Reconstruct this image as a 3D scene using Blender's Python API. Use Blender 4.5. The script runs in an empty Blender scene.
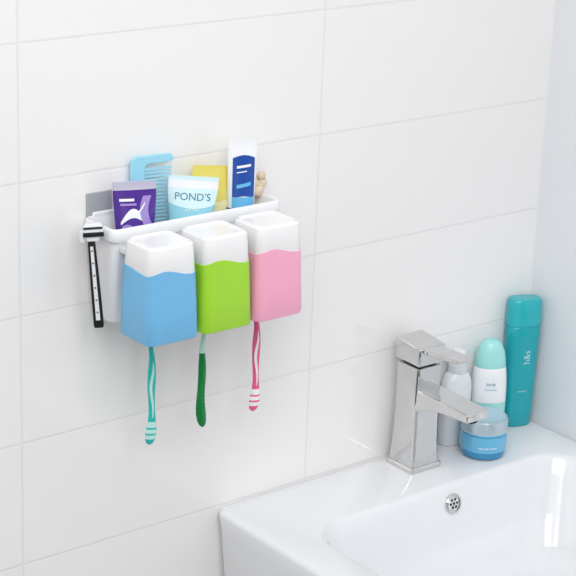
import bpy, math, random
from mathutils import Vector, Matrix
random.seed(4)
scn=bpy.context.scene
COL=bpy.context.collection
scn.view_settings.view_transform='Standard'

# ------------------------------------------------ materials
def srgb(h):
    h=h.lstrip('#'); c=[int(h[i:i+2],16)/255 for i in (0,2,4)]
    return tuple(((x+.055)/1.055)**2.4 if x>.04045 else x/12.92 for x in c)+(1,)
def mat(name,hexc,rough=.35,metal=0,trans=0,alpha=1,coat=0,sss=0,var=0.03,scale=60,bump=0,bdist=.001):
    m=bpy.data.materials.new(name); m.use_nodes=True
    nt=m.node_tree; b=nt.nodes['Principled BSDF']
    c=srgb(hexc)
    tc=nt.nodes.new('ShaderNodeTexCoord'); n=nt.nodes.new('ShaderNodeTexNoise')
    n.inputs['Scale'].default_value=scale; nt.links.new(tc.outputs['Object'],n.inputs['Vector'])
    if name=='chrome': n.inputs['Detail'].default_value=.5
    mx=nt.nodes.new('ShaderNodeMix'); mx.data_type='RGBA'
    mx.inputs['A'].default_value=tuple(x*(1-var) for x in c[:3])+(1,)
    mx.inputs['B'].default_value=tuple(min(1,x*(1+var)) for x in c[:3])+(1,)
    nt.links.new(n.outputs['Fac'],mx.inputs['Factor'])
    nt.links.new(mx.outputs['Result'],b.inputs['Base Color'])
    b.inputs['Roughness'].default_value=rough; b.inputs['Metallic'].default_value=metal
    b.inputs['Transmission Weight'].default_value=trans; b.inputs['Alpha'].default_value=alpha
    b.inputs['Coat Weight'].default_value=coat
    if sss:
        b.inputs['Subsurface Weight'].default_value=sss; b.inputs['Subsurface Radius'].default_value=(.004,.004,.004)
    if bump:
        bp=nt.nodes.new('ShaderNodeBump'); bp.inputs['Strength'].default_value=bump; bp.inputs['Distance'].default_value=bdist
        nt.links.new(n.outputs['Fac'],bp.inputs['Height']); nt.links.new(bp.outputs['Normal'],b.inputs['Normal'])
    return m
def tile_mat(name,axis,off):
    m=bpy.data.materials.new(name); m.use_nodes=True; nt=m.node_tree; b=nt.nodes['Principled BSDF']
    tc=nt.nodes.new('ShaderNodeTexCoord'); sp=nt.nodes.new('ShaderNodeSeparateXYZ'); nt.links.new(tc.outputs['Object'],sp.inputs[0])
    ax=nt.nodes.new('ShaderNodeMath'); ax.operation='ADD'; ax.inputs[1].default_value=off
    az=nt.nodes.new('ShaderNodeMath'); az.operation='ADD'; az.inputs[1].default_value=.1284*20-1.387
    nt.links.new(sp.outputs[axis],ax.inputs[0]); nt.links.new(sp.outputs[2],az.inputs[0])
    cb=nt.nodes.new('ShaderNodeCombineXYZ'); nt.links.new(ax.outputs[0],cb.inputs[0]); nt.links.new(az.outputs[0],cb.inputs[1])
    br=nt.nodes.new('ShaderNodeTexBrick'); br.offset=0; br.squash=1
    br.inputs['Scale'].default_value=1; br.inputs['Brick Width'].default_value=.352; br.inputs['Row Height'].default_value=.1284
    br.inputs['Mortar Size'].default_value=.0019; br.inputs['Mortar Smooth'].default_value=.9
    br.inputs['Color1'].default_value=srgb('#efeeee'); br.inputs['Color2'].default_value=srgb('#f0efef'); br.inputs['Mortar'].default_value=srgb('#e5e5e6')
    nt.links.new(cb.outputs[0],br.inputs['Vector']); nt.links.new(br.outputs['Color'],b.inputs['Base Color'])
    bp=nt.nodes.new('ShaderNodeBump'); bp.invert=True; bp.inputs['Strength'].default_value=.2; bp.inputs['Distance'].default_value=.001
    nt.links.new(br.outputs['Fac'],bp.inputs['Height']); nt.links.new(bp.outputs['Normal'],b.inputs['Normal'])
    b.inputs['Roughness'].default_value=.09; b.inputs['IOR'].default_value=1.6
    return m
M={}
def mk(k,*a,**kw): M[k]=mat(k,*a,**kw)
mk('white_plastic','#ecedef',.25,var=.005)
mk('lid_white','#eeeeef',.2,sss=.2,var=.005)
mk('blue_plastic','#70b6e2',.32); mk('green_plastic','#a0d734',.32); mk('pink_plastic','#f3a9c6',.32)
mk('ceramic','#e6e8eb',.1,coat=.3,var=.004)
mk('chrome','#d6d6d6',.05,metal=1,var=.02,scale=45,bump=.8,bdist=.003); mk('chrome_dark','#3b3b3b',.25,metal=1)
mk('teal_brush','#25bab2',.3); mk('dkgreen_brush','#0c7a3c',.3); mk('pink_brush','#ea5f93',.35)
mk('brush_white','#eef3f3',.3); mk('brush_clear','#bfe6e0',.2); mk('bristle','#f4f6f8',.7)
mk('green_inlay','#178a49',.3)
mk('purple','#50308f',.2); mk('tube_white','#eceef2',.25); mk('violet_light','#a08bcd',.25); mk('crimp_pale','#c9c6dc',.3,metal=.2)
mk('tube_aqua','#93d1e0',.25); mk('aqua_lt','#d3edf3',.25); mk('teal_text','#2b7f93',.4)
mk('yellow','#e2d468',.3); mk('yellow_lt','#efe7b2',.3); mk('royal','#1f4a9f',.25); mk('sky','#63b4e4',.3)
mk('comb_blue','#9bd8ee',.3); mk('grey_clear','#a4a8ac',.3)
mk('black','#1b1b1d',.35); mk('beige','#c8b39a',.5,bump=.3); mk('silver','#c9c9cb',.25,metal=.8)
mk('teal_bottle','#18a2ae',.18); mk('teal_cap','#2bb0ba',.15); mk('aqua_cap','#a0dfdd',.25); mk('aqua_band','#a6dfdd',.3)
mk('jar_blue','#62b1d8',.12,coat=.6); mk('jar_lid','#bccdd8',.28,metal=.5); mk('jar_deep','#3389b8',.15); mk('jar_top','#a9cede',.3)
mk('pump','#e2e6e9',.2); mk('pump_grey','#d3d9dd',.25); mk('sponge','#dccbb2',.8,var=.15,bump=1)
mk('razor_grey','#7d8085',.25,metal=.5)
mk('floor_tile','#6f6d6b',.4); mk('paint','#e4e7eb',.35,var=.004)
M['tile']=tile_mat('glazed_wall_tile',0,.318+3.52)
mk('ink','#f4f8fa',.5); mk('ink_soft','#b5e0e4',.5)

# ------------------------------------------------ mesh helpers
def mesh_obj(name,vs,fs,mats,fm=None,smooth=True,parent=None,loc=None,bevel=0):
    me=bpy.data.meshes.new(name); me.from_pydata([tuple(v) for v in vs],[],fs); me.update()
    for k in (mats if isinstance(mats,(list,tuple)) else [mats]): me.materials.append(M[k])
    if fm:
        for p,i in zip(me.polygons,fm): p.material_index=i
    import bmesh
    bm=bmesh.new(); bm.from_mesh(me); bmesh.ops.recalc_face_normals(bm,faces=bm.faces); bm.to_mesh(me); bm.free()
    if smooth:
        me.shade_smooth()
        try: me.set_sharp_from_angle(angle=math.radians(38))
        except Exception: pass
    o=bpy.data.objects.new(name,me); COL.objects.link(o)
    if loc: o.location=loc
    if parent: o.parent=parent
    if bevel:
        b=o.modifiers.new('bevel','BEVEL'); b.width=bevel; b.segments=3; b.limit_method='ANGLE'; b.angle_limit=math.radians(35)
    return o
def rr(hx,hy,r,nc=6,ns=6,cx=0,cy=0):
    r=min(r,hx*.999,hy*.999); pts=[]
    cs=[(hx-r,hy-r,0),(-hx+r,hy-r,90),(-hx+r,-hy+r,180),(hx-r,-hy+r,270)]
    for i,(x,y,a) in enumerate(cs):
        arc=[(x+r*math.cos(math.radians(a+90*k/nc)),y+r*math.sin(math.radians(a+90*k/nc))) for k in range(nc+1)]
        pts+=arc
        nx,ny,na=cs[(i+1)%4]
        e=(nx+r*math.cos(math.radians(na)),ny+r*math.sin(math.radians(na))); s=arc[-1]
        for k in range(1,ns): pts.append((s[0]+(e[0]-s[0])*k/ns,s[1]+(e[1]-s[1])*k/ns))
    return [(x+cx,y+cy) for x,y in pts]
def ell(rx,ry,n=40,cx=0,cy=0): return [(cx+rx*math.cos(2*math.pi*k/n),cy+ry*math.sin(2*math.pi*k/n)) for k in range(n)]
def loft(name,rings,mats,rm=None,cap0=True,cap1=True,**kw):
    """rings: list of (list2d, z | func(x,y)->z)"""
    vs=[];fs=[];fm=[]
    n=len(rings[0][0])
    for pts,z in rings:
        for x,y in pts: vs.append((x,y,z(x,y) if callable(z) else z))
    for i in range(len(rings)-1):
        for k in range(n):
            a=i*n+k;b=i*n+(k+1)%n; fs.append((a,b,b+n,a+n)); fm.append(rm[i] if rm else 0)
    if cap0: fs.append(tuple(range(n-1,-1,-1))); fm.append(rm[0] if rm else 0)
    if cap1: s=(len(rings)-1)*n; fs.append(tuple(range(s,s+n))); fm.append(rm[-1] if rm else 0)
    return mesh_obj(name,vs,fs,mats,fm,**kw)
def box(name,x0,x1,y0,y1,z0,z1,m,bevel=.001,parent=None,loc=None):
    vs=[(x,y,z) for x in (x0,x1) for y in (y0,y1) for z in (z0,z1)]
    fs=[(0,1,3,2),(4,6,7,5),(0,4,5,1),(2,3,7,6),(0,2,6,4),(1,5,7,3)]
    return mesh_obj(name,vs,fs,m,parent=parent,bevel=bevel,loc=loc,smooth=bevel>0)
def boxes(name,lst,m,parent=None,bevel=0):
    vs=[];fs=[]
    for (x0,x1,y0,y1,z0,z1) in lst:
        s=len(vs); vs+=[(x,y,z) for x in (x0,x1) for y in (y0,y1) for z in (z0,z1)]
        fs+=[tuple(s+q for q in f) for f in [(0,1,3,2),(4,6,7,5),(0,4,5,1),(2,3,7,6),(0,2,6,4),(1,5,7,3)]]
    return mesh_obj(name,vs,fs,m,parent=parent,bevel=bevel,smooth=False)
def root(name,loc,label,cat,group=None,rot=(0,0,0)):
    o=bpy.data.objects.new(name,None); o.empty_display_size=.02; COL.objects.link(o)
    o.location=loc; o.rotation_euler=rot
    o["label"]=label; o["category"]=cat
    if group: o["group"]=group
    return o
def struct(o): o["kind"]="structure"; return o
def lettering(name,txt,size,m,surf,parent,cx=0,cz=0,rot=0,thick=.0002):
    """real raised print wrapped on the surface y=surf(x,z) of the part"""
    cu=bpy.data.curves.new(name,'FONT'); cu.body=txt; cu.size=size; cu.align_x='CENTER'; cu.align_y='CENTER'; cu.resolution_u=3
    t=bpy.data.objects.new(name+'_tmp',cu); COL.objects.link(t)
    bpy.context.view_layer.update()
    me=bpy.data.meshes.new_from_object(t.evaluated_get(bpy.context.evaluated_depsgraph_get()))
    bpy.data.objects.remove(t)
    c,s=math.cos(rot),math.sin(rot)
    for v in me.vertices:
        x=v.co.x*c-v.co.y*s+cx; z=v.co.x*s+v.co.y*c+cz
        v.co=(x,surf(x,z)-thick,z)
    me.materials.clear(); me.materials.append(M[m])
    o=bpy.data.objects.new(name,me); COL.objects.link(o); o.parent=parent
    return o
def patch(name,x0,x1,z0,z1,m,surf,parent,n=14,shape=None,thick=.00015):
    vs=[];fs=[]
    for j in range(n+1):
        for i in range(n+1):
            x=x0+(x1-x0)*i/n; z=z0+(z1-z0)*j/n
            if shape: x,z=shape(i/n,j/n,x,z)
            vs.append((x,surf(x,z)-thick,z))
    for j in range(n):
        for i in range(n):
            a=j*(n+1)+i; fs.append((a,a+1,a+n+2,a+n+1))
    return mesh_obj(name,vs,fs,m,parent=parent)

# ------------------------------------------------ room
def slab(name,x0,x1,y0,y1,z0,z1,m): return struct(box(name,x0,x1,y0,y1,z0,z1,m,bevel=0))
slab('wall_back',-1.9,.365,0,.1,0,2.6,'tile')
slab('wall_right',.365,.465,-2.2,.1,0,2.6,'paint')
slab('floor',-1.9,.465,-2.2,.1,-.1,0,'floor_tile')

# ------------------------------------------------ washbasin
RZ=.873
sink=root('washbasin',(.1375,-.212,RZ-.17),"white glazed ceramic washbasin with rounded rectangular bowl","washbasin")
hx,hy=.2268,.2118; H=.17
bx,by=0.008,-.033; ix,iy=.187,.150
rings=[(rr(hx-.03,hy-.02,.03,8,6),0),(rr(hx-.008,hy-.004,.02,8,6),.05),(rr(hx-.002,hy-.001,.016,8,6),H-.02),(rr(hx,hy,.015,8,6),H-.006),(rr(hx-.0008,hy-.0008,.0145,8,6),H-.003),(rr(hx-.0025,hy-.0025,.014,8,6),H-.0008),(rr(hx-.005,hy-.005,.012,8,6),H),
 (rr(hx-.014,hy-.014,.012,8,6),H-.0002),
 (rr(ix+.004,iy+.004,.05,8,6,bx,by),H-.0005),(rr(ix,iy,.048,8,6,bx,by),H-.002),(rr(ix-.003,iy-.0025,.046,8,6,bx,by),H-.006),(rr(ix-.009,iy-.007,.045,8,6,bx,by),H-.022),
 (rr(ix-.020,iy-.016,.05,8,6,bx,by),H-.060),(rr(ix-.032,iy-.028,.05,8,6,bx,by),H-.095),(rr(ix-.06,iy-.055,.05,8,6,bx,by),H-.114),(rr(ix-.11,iy-.1,.03,8,6,bx,by),H-.121),(rr(.022,.022,.0219,8,6,bx,by),H-.124)]
body=loft('basin_body',rings,'ceramic',parent=sink)
# overflow ring on the bowl's rear wall
def disc_rings(name,prof,m,parent,loc,rot,n=32,rm=None,ms=None):
    return loft(name,[(ell(r,r,n),z) for r,z in prof],ms or m,rm=rm,parent=parent,loc=loc)
ov=disc_rings('overflow_cover',[(.0110,0),(.0110,.0016),(.0095,.0028),(.0082,.0026),(.0078,.0016)],'chrome',sink,(.023,.1093,H-.0215),None)
ov.rotation_euler=(math.radians(74),0,0); ov['label']="chrome overflow cover with small holes"
hs=[]
for (a,b) in [(0,0)]+[(math.cos(k*math.pi/3),math.sin(k*math.pi/3)) for k in range(6)]:
    hs.append((a*.0048-.0013,a*.0048+.0013,b*.0048-.0013,b*.0048+.0013,.0012,.0019))
oh=boxes('overflow_hole',hs,'black',parent=ov)
dr=disc_rings('drain',[(.023,0),(.023,.002),(.019,.004),(.016,.0045),(.004,.005)],'chrome',sink,(bx,by,H-.1238),None)

# ------------------------------------------------ faucet
fc=root('faucet',(.162,-.034,RZ),"square chrome single-lever basin faucet on the washbasin ledge","faucet")
def sq(h,r=.003,cx=0,cy=0,hy=None): return rr(h,hy or h,r,6,3,cx,cy)
loft('base_plate',[(sq(.0225),0.0001),(sq(.0225),.004),(sq(.0212),.0055),(sq(.0198),.006)],'chrome',parent=fc)
loft('column',[(sq(.0202,.004),.006),(sq(.0188,.004),.03),(sq(.0177,.004),.07),(sq(.0182,.004),.118),(sq(.0178,.004),.121),(sq(.0162,.003),.122)],'chrome',parent=fc)
# spout: box swept forward
def prism(name,secs,m,parent,bevel=.0022):
    """secs: list of (y, x half, z low, z high)"""
    vs=[];fs=[]
    for y,h,a,b in secs: vs+=[(-h,y,a),(h,y,a),(h,y,b),(-h,y,b)]
    for i in range(len(secs)-1):
        for k in range(4): fs.append((4*i+k,4*i+(k+1)%4,4*i+4+(k+1)%4,4*i+4+k))
    fs.append((0,1,2,3)); s=4*(len(secs)-1); fs.append((s,s+1,s+2,s+3))
    return mesh_obj(name,vs,fs,m,parent=parent,bevel=bevel)
prism('spout',[(-.015,.0168,.071,.0965),(-.03,.0168,.077,.096),(-.055,.0162,.083,.0955),(-.095,.0158,.085,.0950)],'chrome',fc,bevel=.0016)
ar=loft('aerator',[(ell(.009,.009,24),.0810),(ell(.009,.009,24),.087)],'chrome_dark',parent=fc,loc=(0,-.082,0))
loft('neck',[(sq(.014),.121),(sq(.014),.1255)],'chrome_dark',parent=fc)
lv=prism('lever_head',[(.020,.0190,.1250,.150),(-.020,.0190,.1245,.1455)],'chrome',fc,bevel=.002)
prism('lever',[(-.010,.0135,.138,.1445),(-.020,.0130,.1385,.1447),(-.070,.0110,.1430,.1475)],'chrome',lv,bevel=.0012)

# ------------------------------------------------ bottles on the ledge
YAW=math.radians(-34)
def esurf(rx,ry): return lambda x,z: -ry*math.sqrt(max(0.02,1-(x/rx)**2))
# tall teal bottle
tb=root('shampoo_bottle',(.3395,-.0160,RZ+.0002),"tall teal plastic shampoo bottle with white print","bottle",rot=(0,0,math.radians(-20)))
def se(rx,ry,p=2.6,n=48):
    out=[]
    for k in range(n):
        t=2*math.pi*k/n; c,s=math.cos(t),math.sin(t)
        out.append((rx*abs(c)**(2/p)*(1 if c>=0 else -1),ry*abs(s)**(2/p)*(1 if s>=0 else -1)))
    return out
loft('bottle_body',[(se(.0160,.0105),0),(se(.0178,.0120),.002),(se(.0184,.0125),.02),(se(.0196,.0130),.07),(se(.0207,.0135),.112),(se(.0208,.0136),.1235),(se(.0201,.0130),.1245)],'teal_bottle',parent=tb)
loft('flip_cap',[(se(.0196,.0125),.1245),(se(.0196,.0125),.1255),(se(.0208,.0136),.1262),(se(.0208,.0136),.144),(se(.0201,.0130),.1545),(se(.0190,.0120),.1568),(se(.015,.009),.1575)],'teal_cap',parent=tb)
sf=lambda x,z:-.0138*(max(0.02,1-abs(x/.0210)**2.6))**(1/2.6)-.0001
lettering('printed_lettering','h&s',.0115,'ink_soft',sf,tb,cx=.002,cz=.088,rot=math.pi/2)
lettering('printed_lettering','shampoo',.0034,'ink_soft',sf,tb,cx=-.001,cz=.046)
# white bottle with aqua cap
wb=root('lotion_bottle',(.2860,-.0205,RZ+.0002),"white lotion bottle with rounded mint cap beside the teal bottle","bottle",rot=(0,0,YAW))
loft('bottle_body',[(se(.017,.012,2.2),0),(se(.0195,.014,2.2),.002),(se(.0208,.0148,2.2),.02),(se(.0210,.0149,2.2),.045),(se(.0207,.0147,2.2),.060),(se(.0198,.0141,2.2),.074),(se(.0183,.0133,2.1),.086),(se(.0165,.0120,2),.088)],['tube_white','aqua_band'],rm=[1,1,1,0,0,0,0],parent=wb)
loft('domed_cap',[(se(.0176,.0130,2.1),.0855),(se(.0183,.0134,2.1),.0868),(se(.0172,.0127,2.1),.096),(se(.0155,.0116,2.1),.105),(se(.0125,.0098,2),.1125),(se(.0085,.007,2),.1172),(se(.003,.003,2),.1190)],'aqua_cap',parent=wb)
lettering('printed_lettering','body',.0055,'teal_text',esurf(.0210,.0149),wb,cz=.068)
lettering('printed_lettering','moist lotion',.0030,'teal_text',esurf(.0211,.0151),wb,cz=.0615)
# pump bottle behind faucet
pb=root('pump_bottle',(.2400,-.0145,RZ+.0002),"small white pump bottle behind the faucet","bottle",rot=(0,0,math.radians(-5)))
loft('bottle_body',[(se(.018,.011,2.3),0),(se(.0195,.012,2.3),.002),(se(.0195,.012,2.3),.066),(se(.0185,.0115,2.3),.076),(se(.014,.0105,2.1),.085),(se(.0095,.0095,2),.088)],'pump',parent=pb)
loft('pump_collar',[(ell(.0108,.0108),.0865),(ell(.0110,.0110),.088),(ell(.0105,.0105),.096),(ell(.0045,.0045),.0975),(ell(.0040,.0040),.105)],'pump_grey',parent=pb)
ph=loft('pump_head',[(ell(.0085,.0085),.1045),(ell(.0090,.0090),.106),(ell(.0085,.0085),.1115),(ell(.0060,.0060),.1135)],'pump',parent=pb)
box('nozzle',-.0200,-.004,-.003,.003,.1065,.1115,'pump',parent=ph,bevel=.0015)
# jar
jr=root('cream_jar',(.2475,-.0565,RZ+.0002),"round light blue cream jar with silvery screw lid beside the faucet","jar",rot=(0,0,YAW))
loft('jar_body',[(ell(.021,.021,48),0),(ell(.0245,.0245,48),.002),(ell(.0268,.0268,48),.010),(ell(.0270,.0270,48),.022),(ell(.0258,.0258,48),.028),(ell(.024,.024,48),.029)],['jar_blue','jar_deep'],rm=[1,1,0,0,0],parent=jr)
loft('jar_lid',[(ell(.0255,.0255,48),.0285),(ell(.0268,.0268,48),.0295),(ell(.0268,.0268,48),.0315),(ell(.0260,.0260,48),.032),(ell(.0260,.0260,48),.0435),(ell(.0250,.0250,48),.0458),(ell(.0225,.0225,48),.0462),(ell(.0215,.0215,48),.0457)],['jar_blue','jar_lid','jar_top'],rm=[0,0,1,1,1,1,2],parent=jr)
lettering('printed_lettering','aqua gel cream',.0036,'ink',esurf(.0273,.0273),jr,cz=.0165)

# ------------------------------------------------ wall rack
rk=root('toothbrush_rack',(-.157,0,1.12),"white plastic wall-mounted toothbrush and toiletry rack on the tiled wall","bathroom rack")
def L(x0,x1,y0,y1,r): return rr((x1-x0)/2,(y1-y0)/2,r,6,6,(x0+x1)/2+.157,(y0+y1)/2)
loft('tray',[(L(-.241,-.072,-.038,-.003,.005),.000),(L(-.2435,-.069,-.0405,-.002,.006),.002),(L(-.2490,-.058,-.050,-.001,.007),.083),(L(-.2510,-.055,-.0530,-.001,.008),.0842),(L(-.2518,-.0543,-.0540,-.001,.0085),.086),(L(-.2518,-.0543,-.0540,-.001,.0085),.0945),(L(-.2510,-.0550,-.0532,-.0015,.008),.0962),(L(-.2498,-.0560,-.0520,-.002,.0075),.0968),(L(-.2478,-.0578,-.0502,-.0028,.006),.0965),(L(-.2465,-.0590,-.0490,-.0035,.005),.0950),(L(-.2410,-.0715,-.0385,-.0045,.004),.004),(L(-.239,-.074,-.036,-.006,.003),.0025)],'white_plastic',parent=rk)
box('back_plate',-.084,.084,-.0035,-.0002,.004,.100,'white_plastic',parent=rk,bevel=.0015)
box('cup_rail',-.085,.088,-.0605,-.050,.074,.080,'white_plastic',parent=rk,bevel=.001)
ap=box('adhesive_pad',-.090,-.062,-.0022,-.0002,.085,.1190,'grey_clear',parent=rk,bevel=.0008); ap['label']="grey translucent adhesive mounting pad"
boxes('side_hook',[(-.112,-.092,-.033,-.027,.083,.089),(-.114,-.1105,-.033,-.027,.083,.094)],'white_plastic',parent=rk,bevel=.001)

# cups
def cup(x,colkey,cname):
    c=root('tumbler',(x,-.0893,1.1220),f"{cname} plastic tumbler with white upper section hanging on the rack","cup",group="tumblers hanging on the rack")
    W,D=.0290,.0265
    wave=lambda s:(lambda X,Y:.0670+s+.0033*math.sin(-X/W*math.pi*.95+.4)+.0012*math.sin(Y/D*3))
    R=.0085
    loft('tumbler_body',[(rr(W-.003,D-.003,R-.002,8,10),.0),(rr(W-.0008,D-.0008,R-.0005,8,10),.0007),(rr(W,D,R,8,10),.0028),(rr(W-.0010,D-.0009,R,8,10),.035),(rr(W-.0022,D-.0020,R,8,10),wave(0)),(rr(W-.0032,D-.0030,R-.001,8,10),wave(.0003))],colkey,parent=c)
    loft('tumbler_top',[(rr(W-.0032,D-.0030,R-.0005,8,10),wave(-.001)),(rr(W-.0026,D-.0024,R-.0003,8,10),wave(.0008)),(rr(W-.0041,D-.0038,R-.0005,8,10),.0895),
      (rr(W-.0044,D-.0041,R-.0007,8,10),.0905),(rr(W-.0051,D-.0048,R-.001,8,10),.0910),(rr(W-.0060,D-.0057,R-.0012,8,10),.0911),(rr(W-.0062,D-.0059,R-.0012,8,10),.0922),(rr(W-.0066,D-.0063,R-.0014,8,10),.0925),(rr(W-.0073,D-.0070,R-.002,8,10),.0925),(rr(W-.0077,D-.0074,R-.002,8,10),.0921),(rr(W-.0080,D-.0077,R-.002,8,10),.0908),(rr(W-.016,D-.016,.004,8,10),.0906)],'lid_white',parent=c)
cup(-.2240,'blue_plastic','sky blue'); cup(-.1625,'green_plastic','lime green'); cup(-.1010,'pink_plastic','light pink')

# toothbrushes
def brush(x,z0,m1,m2,cname,bend,yaw,ln=.165,solid=False,wk=1.1):
    b=root('toothbrush',(x,-.0575,z0),f"{cname} toothbrush hanging below the rack behind a tumbler","toothbrush",group="toothbrushes on the rack",rot=(0,0,yaw))
    prof=[(0,.0012,.0012),(.002,.0034,.0024),(.006,.0046,.003),(.010,.0049,.0031),(.012,.0049,.0032),(.016,.0046,.003),(.018,.0043,.003),(.024,.0036,.003),(.032,.0029,.0028),(.038,.0028,.003),(.045,.0029,.003),(.052,.0032,.0032),(.058,.0035,.0033),(.065,.0037,.0033),(.072,.0038,.0033),(.082,.0032,.003),(.09,.0025,.003),(.105,.0021,.0025),(.125,.0019,.002),(.138,.0022,.002),(.143,.0045,.002),(.150,.0050,.002),(.160,.0045,.002),(ln,.002,.0015)]
    if solid: prof=[(0,.0012,.0012),(.002,.0032,.0024),(.006,.0046,.003),(.014,.0052,.0032),(.020,.0050,.0032),(.025,.0046,.0032),(.032,.0041,.003),(.040,.0038,.003),(.046,.0039,.003),(.052,.0040,.003),(.059,.0040,.003),(.066,.0038,.003),(.078,.0030,.0026),(.086,.0024,.0025),(.105,.0021,.0025),(.125,.0019,.002),(.138,.0022,.002),(.143,.0045,.002),(.150,.0050,.002),(.160,.0045,.002),(ln,.002,.0015)]
    prof=[(z,(a*wk if z<.1 else a),c*.85) for z,a,c in prof]
    off=lambda z: bend*math.sin(z/.1*math.pi)+(bend*.35*math.sin(z/.022*math.pi*.6) if z<.1 else 0)
    ring=[]
    for z,a,c in prof: ring.append((ell(a,c,20,cx=off(z)),z))
    rm=[(1 if prof[i][0]>=.078 else 0) if solid else (1 if prof[i][0] in (.006,.012,.018) else 0) for i in range(len(ring)-1)]
    loft('handle',ring,[m1,m2],rm=rm,parent=b)
    def hw(z):
        for i in range(len(prof)-1):
            if prof[i][0]<=z<=prof[i+1][0]:
                t=(z-prof[i][0])/(prof[i+1][0]-prof[i][0]); return [prof[i][j]+(prof[i+1][j]-prof[i][j])*t for j in (1,2)]
        return (.001,.001)
    vs=[];fs=[];n=40
    z0_,z1_=(.012,.062) if solid else (.028,.086)
    for j in range(n+1):
        z=z0_+(z1_-z0_)*j/n; w,d=hw(z); ww=w*.36*math.sin(math.pi*(j+.3)/(n+.6))**.5
        for k in range(5):
            xx=ww*(-1+k/2)+w*.25*math.sin(j*.22); vs.append((off(z)+xx,-d*math.sqrt(max(.05,1-(xx/w)**2))-.0003,z))
    for j in range(n):
        for k in range(4): a=j*5+k; fs.append((a,a+1,a+6,a+5))
    mesh_obj('grip_inlay',vs,fs,'green_inlay' if solid else m2,parent=b)
    if solid:
        rl=[(off(z)-hw(z)[0]*.6,off(z)+hw(z)[0]*.6,-hw(z)[1]-.0009,-hw(z)[1]+.0006,z-.0005,z+.0005) for z in [.018+.004*i for i in range(9)]]
        boxes('grip_ridge',rl,'dkgreen_brush',parent=b,bevel=.0003)
    bl=[]
    for i in range(7):
        for k in range(3):
            cx=off(.152)+(-.0027+k*.0027); z=.1445+i*.0025
            bl.append((cx-.0009,cx+.0009,.0015,.0075,z-.0009,z+.0009))
    boxes('bristles',bl,'bristle',parent=b)
brush(-.2110,.9965,'teal_brush','brush_clear','teal and clear',.0022,-.45)
brush(-.1480,1.0000,'dkgreen_brush','brush_clear','dark green',-.0026,-.3,solid=True,wk=1.0)
brush(-.0860,1.0025,'pink_brush','brush_white','pink and white',.0022,-.4)

# ------------------------------------------------ things in the tray
FZ=1.1237
def tube(name,loc,yaw,lean,ln,w,mats,bands,label,r=.0145,tiltx=0):
    t=root(name,loc,label,"tube",rot=(tiltx,lean,yaw))
    cap=loft('screw_cap',[(ell(.009,.009,28),0),(ell(.0105,.0105,28),.001),(ell(.010,.010,28),.014),(ell(.0085,.0085,28),.0148)],'tube_white',parent=t)
    z0=.0150; rings=[(ell(.007,.007,44),z0-.0005),(ell(r,r*.95,44),z0+.004)]; rm=[0]
    def idx(f):
        q=0
        for fr,i in bands:
            if f>=fr: q=i
        return q
    N=28
    def prm(f):
        a=r+(w-r)*min(1,f*1.15)**.9; g=min(1,f/.96); c=r*.95*(1-g**1.6)+.0009; return a,c
    for j in range(1,N+1):
        f=j/N; a,c=prm(f); rings.append((ell(a,c,44),z0+.004+(ln-z0-.004)*f)); rm.append(idx(f-.02))
    loft('tube_body',rings,mats,rm=rm,parent=t)
    def surf(x,z):
        f=min(1,max(0,(z-z0-.004)/(ln-z0-.004))); a,c=prm(f); return -c*math.sqrt(max(.05,1-(x/a)**2))-.0003
    return t,surf
A=FZ
t,s=tube('toothpaste_tube',(-.2090,-.0290,A),-.42,-.02,.1285,.0205,['purple','crimp_pale','violet_light'],[(0,0),(.92,1)],"purple and white toothpaste tube standing in the rack",.0135)
patch('white_swirl',-.014,.002,.094,.112,'tube_white',s,t,shape=lambda u,v,x,z:(-.014+.020*u, .088+.003*v+.0125*math.sin(u*2.6)*(.55+.45*v)))
patch('violet_swirl',.008,.016,.086,.115,'violet_light',s,t,shape=lambda u,v,x,z:(x-.004*math.sin(v*3),z))
patch('white_mark',-.004,.010,.099,.107,'tube_white',s,t,thick=.0004,shape=lambda u,v,x,z:(-.004+.013*u, .0955+.0022*v+.012*u*u))
patch('white_mark',-.015,-.001,.1105,.1130,'tube_white',s,t,thick=.0004)
patch('violet_mark',-.014,.001,.1065,.1085,'violet_light',s,t,thick=.0004)
patch('violet_mark',-.013,.006,.081,.087,'violet_light',s,t,thick=.0004,shape=lambda u,v,x,z:(x,z+.002*math.sin(u*6)))
t,s=tube('face_wash_tube',(-.1555,-.030,A),-.50,.07,.1260,.0240,['tube_aqua','aqua_lt','tube_white'],[(0,0),(.60,0),(.74,1),(.90,2),(.96,1)],"pale aqua face wash tube standing in the rack",.0125)
patch('pale_panel',-.0195,.0195,.0985,.1145,'aqua_lt',s,t,shape=lambda u,v,x,z:(x,z-.003*math.sin(u*3.1)*(1-v)))
lettering('printed_lettering',"POND'S",.0100,'teal_text',s,t,cx=0,cz=.1065,thick=.0005)
lettering('printed_lettering',"facial foam",.0032,'ink',s,t,cx=0,cz=.0945)
t,s=tube('cream_tube',(-.1235,-.0170,A),-.22,.10,.1285,.0245,['yellow_lt','yellow','tube_white'],[(0,1),(.5,0),(.8,1),(.95,1)],"pale yellow cream tube standing behind the aqua tube",.0120)
patch('yellow_stripe',-.015,.012,.090,.108,'yellow',s,t,shape=lambda u,v,x,z:(x,z+.006*u))
t,s=tube('toothpaste_tube',(-.0915,-.032,A),-.42,.015,.1545,.0145,['tube_white','royal','sky'],[(0,1),(.42,1),(.5,0),(.95,0)],"tall white and blue toothpaste tube standing in the rack",.0120)
patch('blue_label',-.010,.012,.096,.136,'royal',s,t,shape=lambda u,v,x,z:(x,z+.003*math.sin(u*3)))
patch('sky_label',-.010,.012,.086,.098,'sky',s,t,thick=.0004)
patch('white_mark',-.006,.008,.126,.1285,'tube_white',s,t,thick=.0006,shape=lambda u,v,x,z:(x,z+.002*u))
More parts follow.
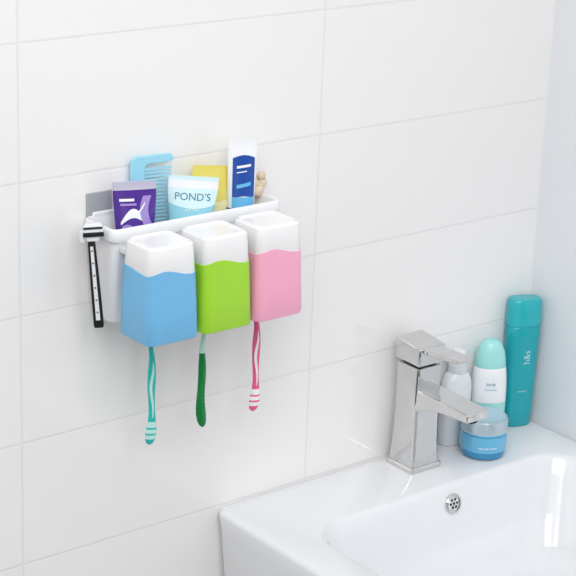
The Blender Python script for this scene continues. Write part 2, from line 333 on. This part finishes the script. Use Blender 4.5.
patch('white_mark',-.006,.004,.1215,.1225,'tube_white',s,t,thick=.0006,shape=lambda u,v,x,z:(x,z+.0015*u))
patch('sky_mark',-.006,.008,.1065,.110,'sky',s,t,thick=.0006,shape=lambda u,v,x,z:(x,z+.003*u))

# comb
cb=root('comb',(-.1790,-.0095,A+.03),"light blue plastic comb standing upright in the rack","comb",rot=(0,math.radians(-1),math.radians(-12)))
lst=[]
for i in range(34): z=-.018+i*.0036; lst.append((-.007,.0215,-.0009,.0009,z,z+.0019))
boxes('comb_teeth',lst,'comb_blue',parent=cb)
pts=[(-.0200,-.02),(-.006,-.02),(-.006,.1045),(-.003,.107),(.0200,.1075),(.0228,.109),(.0228,.113),(.020,.1155),(-.014,.1150),(-.0185,.113),(-.0205,.109)]
n=len(pts); vs=[(x,-.0017,z) for x,z in pts]+[(x,.0017,z) for x,z in pts]
mesh_obj('comb_spine',vs,[tuple(range(n)),tuple(range(2*n-1,n-1,-1))]+[(k,(k+1)%n,n+(k+1)%n,n+k) for k in range(n)],'comb_blue',parent=cb,bevel=.0007)

# beige natural sponge
import bmesh
sp=root('natural_sponge',(-.0705,-.0200,A),"small beige knobbly sponge on a stem in the rack","sponge",rot=(0,.09,0))
bm=bmesh.new()
for (x,y,z,r) in [(0,0,.096,.0075),(.006,.001,.103,.0060),(-.004,0,.104,.0055),(.004,-.001,.111,.0045)]:
    bmesh.ops.create_icosphere(bm,subdivisions=3,radius=r,matrix=Matrix.Translation((x,y,z)))
for v in bm.verts:
    v.co+=Vector((random.uniform(-1,1),random.uniform(-1,1),random.uniform(-1,1)))*.0006
me=bpy.data.meshes.new('sponge_head'); bm.to_mesh(me); bm.free(); me.materials.append(M['sponge']); me.shade_smooth()
o=bpy.data.objects.new('sponge_head',me); COL.objects.link(o); o.parent=sp
loft('stem',[(ell(.002,.002,12),0),(ell(.002,.002,12),.092)],'beige',parent=sp)

# razor
rz=root('razor',(-.2610,-.037,1.2145),"black and white razor hanging from the rack's side hook","razor",rot=(0,math.radians(-5),math.radians(-35)))
def zprism(name,secs,m,parent,bevel=.0006):
    vs=[];fs=[]
    for z,x0,x1,y0,y1 in secs: vs+=[(x0,y0,z),(x1,y0,z),(x1,y1,z),(x0,y1,z)]
    for i in range(len(secs)-1):
        for k in range(4): fs.append((4*i+k,4*i+(k+1)%4,4*i+4+(k+1)%4,4*i+4+k))
    fs.append((0,1,2,3)); s_=4*(len(secs)-1); fs.append((s_,s_+1,s_+2,s_+3))
    return mesh_obj(name,vs,fs,m,parent=parent,bevel=bevel)
HO=-.0035
zprism('handle',[(-.094,-.0040+HO,.0040+HO,-.0025,.0025),(-.091,-.0047+HO,.0047+HO,-.003,.003),(-.05,-.0043+HO,.0043+HO,-.003,.003),(-.012,-.0034+HO,.0034+HO,-.0025,.0025),(-.004,-.0026+HO,.0026+HO,-.002,.002)],'black',rz)
zprism('handle_inlay',[(-.086,-.0020+HO,.0020+HO,-.0036,-.0024),(-.014,-.0014+HO,.0014+HO,-.0036,-.0022)],'pump',rz,0)
boxes('grip_ridge',[(-.0008+HO,.0008+HO,-.0040,-.0034,z-.0007,z+.0007) for z in [-.078+.012*i for i in range(6)]],'razor_grey',parent=rz)
zprism('blade_head',[(-.009,-.007,.003,-.004,.003),(.000,-.0100,.0085,-.005,.004),(.005,-.0100,.0085,-.004,.004),(.0080,-.007,.006,-.003,.003)],'pump',rz)
box('blade_guard',-.0103,.0088,-.0062,-.0046,-.004,.0002,'black',parent=rz,bevel=.0004)
box('lubricating_strip',-.0095,.0080,-.0056,-.0040,.0032,.0050,'black',parent=rz,bevel=.0003)

# ------------------------------------------------ light
w=bpy.data.worlds.new('world'); scn.world=w; w.use_nodes=True
nt=w.node_tree; bg=nt.nodes['Background']
tc=nt.nodes.new('ShaderNodeTexCoord'); sp_=nt.nodes.new('ShaderNodeSeparateXYZ'); rp=nt.nodes.new('ShaderNodeValToRGB'); mp=nt.nodes.new('ShaderNodeMapRange')
nt.links.new(tc.outputs['Generated'],sp_.inputs[0]); nt.links.new(sp_.outputs[2],mp.inputs['Value']); mp.inputs['From Min'].default_value=-1
nt.links.new(mp.outputs[0],rp.inputs[0]); rp.color_ramp.elements[0].color=(.22,.22,.22,1); rp.color_ramp.elements[0].position=.35
rp.color_ramp.elements[1].color=(1,1,1.0,1); rp.color_ramp.elements[1].position=.55
e=rp.color_ramp.elements.new(.95); e.color=(.78,.78,.78,1)
# large soft light / dark noise areas, added to streak the chrome reflections
nz=nt.nodes.new('ShaderNodeTexNoise'); nz.inputs['Scale'].default_value=2.2; nz.inputs['Detail'].default_value=1
nt.links.new(tc.outputs['Generated'],nz.inputs['Vector'])
r2=nt.nodes.new('ShaderNodeValToRGB'); r2.color_ramp.elements[0].position=.42; r2.color_ramp.elements[0].color=(.18,.18,.18,1)
r2.color_ramp.elements[1].position=.54; r2.color_ramp.elements[1].color=(1.35,1.35,1.35,1)
nt.links.new(nz.outputs['Fac'],r2.inputs[0])
mu=nt.nodes.new('ShaderNodeMix'); mu.data_type='RGBA'; mu.blend_type='MULTIPLY'; mu.inputs['Factor'].default_value=1
nt.links.new(rp.outputs[0],mu.inputs['A']); nt.links.new(r2.outputs[0],mu.inputs['B'])
nt.links.new(mu.outputs['Result'],bg.inputs['Color']); bg.inputs['Strength'].default_value=.93
def area(name,loc,target,size,power,col=(1,1,1)):
    l=bpy.data.lights.new(name,'AREA'); l.shape='SQUARE'; l.size=size; l.energy=power; l.color=col
    o=bpy.data.objects.new(name,l); COL.objects.link(o); o.location=loc
    o.rotation_euler=(Vector(target)-Vector(loc)).to_track_quat('-Z','Y').to_euler()
area('softbox_lamp',(-.95,-1.45,2.35),(0,0,1.05),1.3,25,(1,.995,.985))

# ------------------------------------------------ camera
C=Vector((-1.1316,-1.3948,1.7195)); r_=Vector((.7841,-.6196,.0372)); u_=Vector((.1747,.2778,.9446)); f_=Vector((.5956,.7341,-.3261))
f_.normalize(); r_=f_.cross(u_).normalized(); u_=r_.cross(f_).normalized()
cam=bpy.data.objects.new('camera',bpy.data.cameras.new('camera')); COL.objects.link(cam)
mm=Matrix.Identity(4)
for i in range(3): mm[i][0]=r_[i];mm[i][1]=u_[i];mm[i][2]=-f_[i];mm[i][3]=C[i]
cam.matrix_world=mm; cam.data.sensor_width=36; cam.data.lens=1833/576*36; cam.data.clip_start=.05
scn.camera=cam
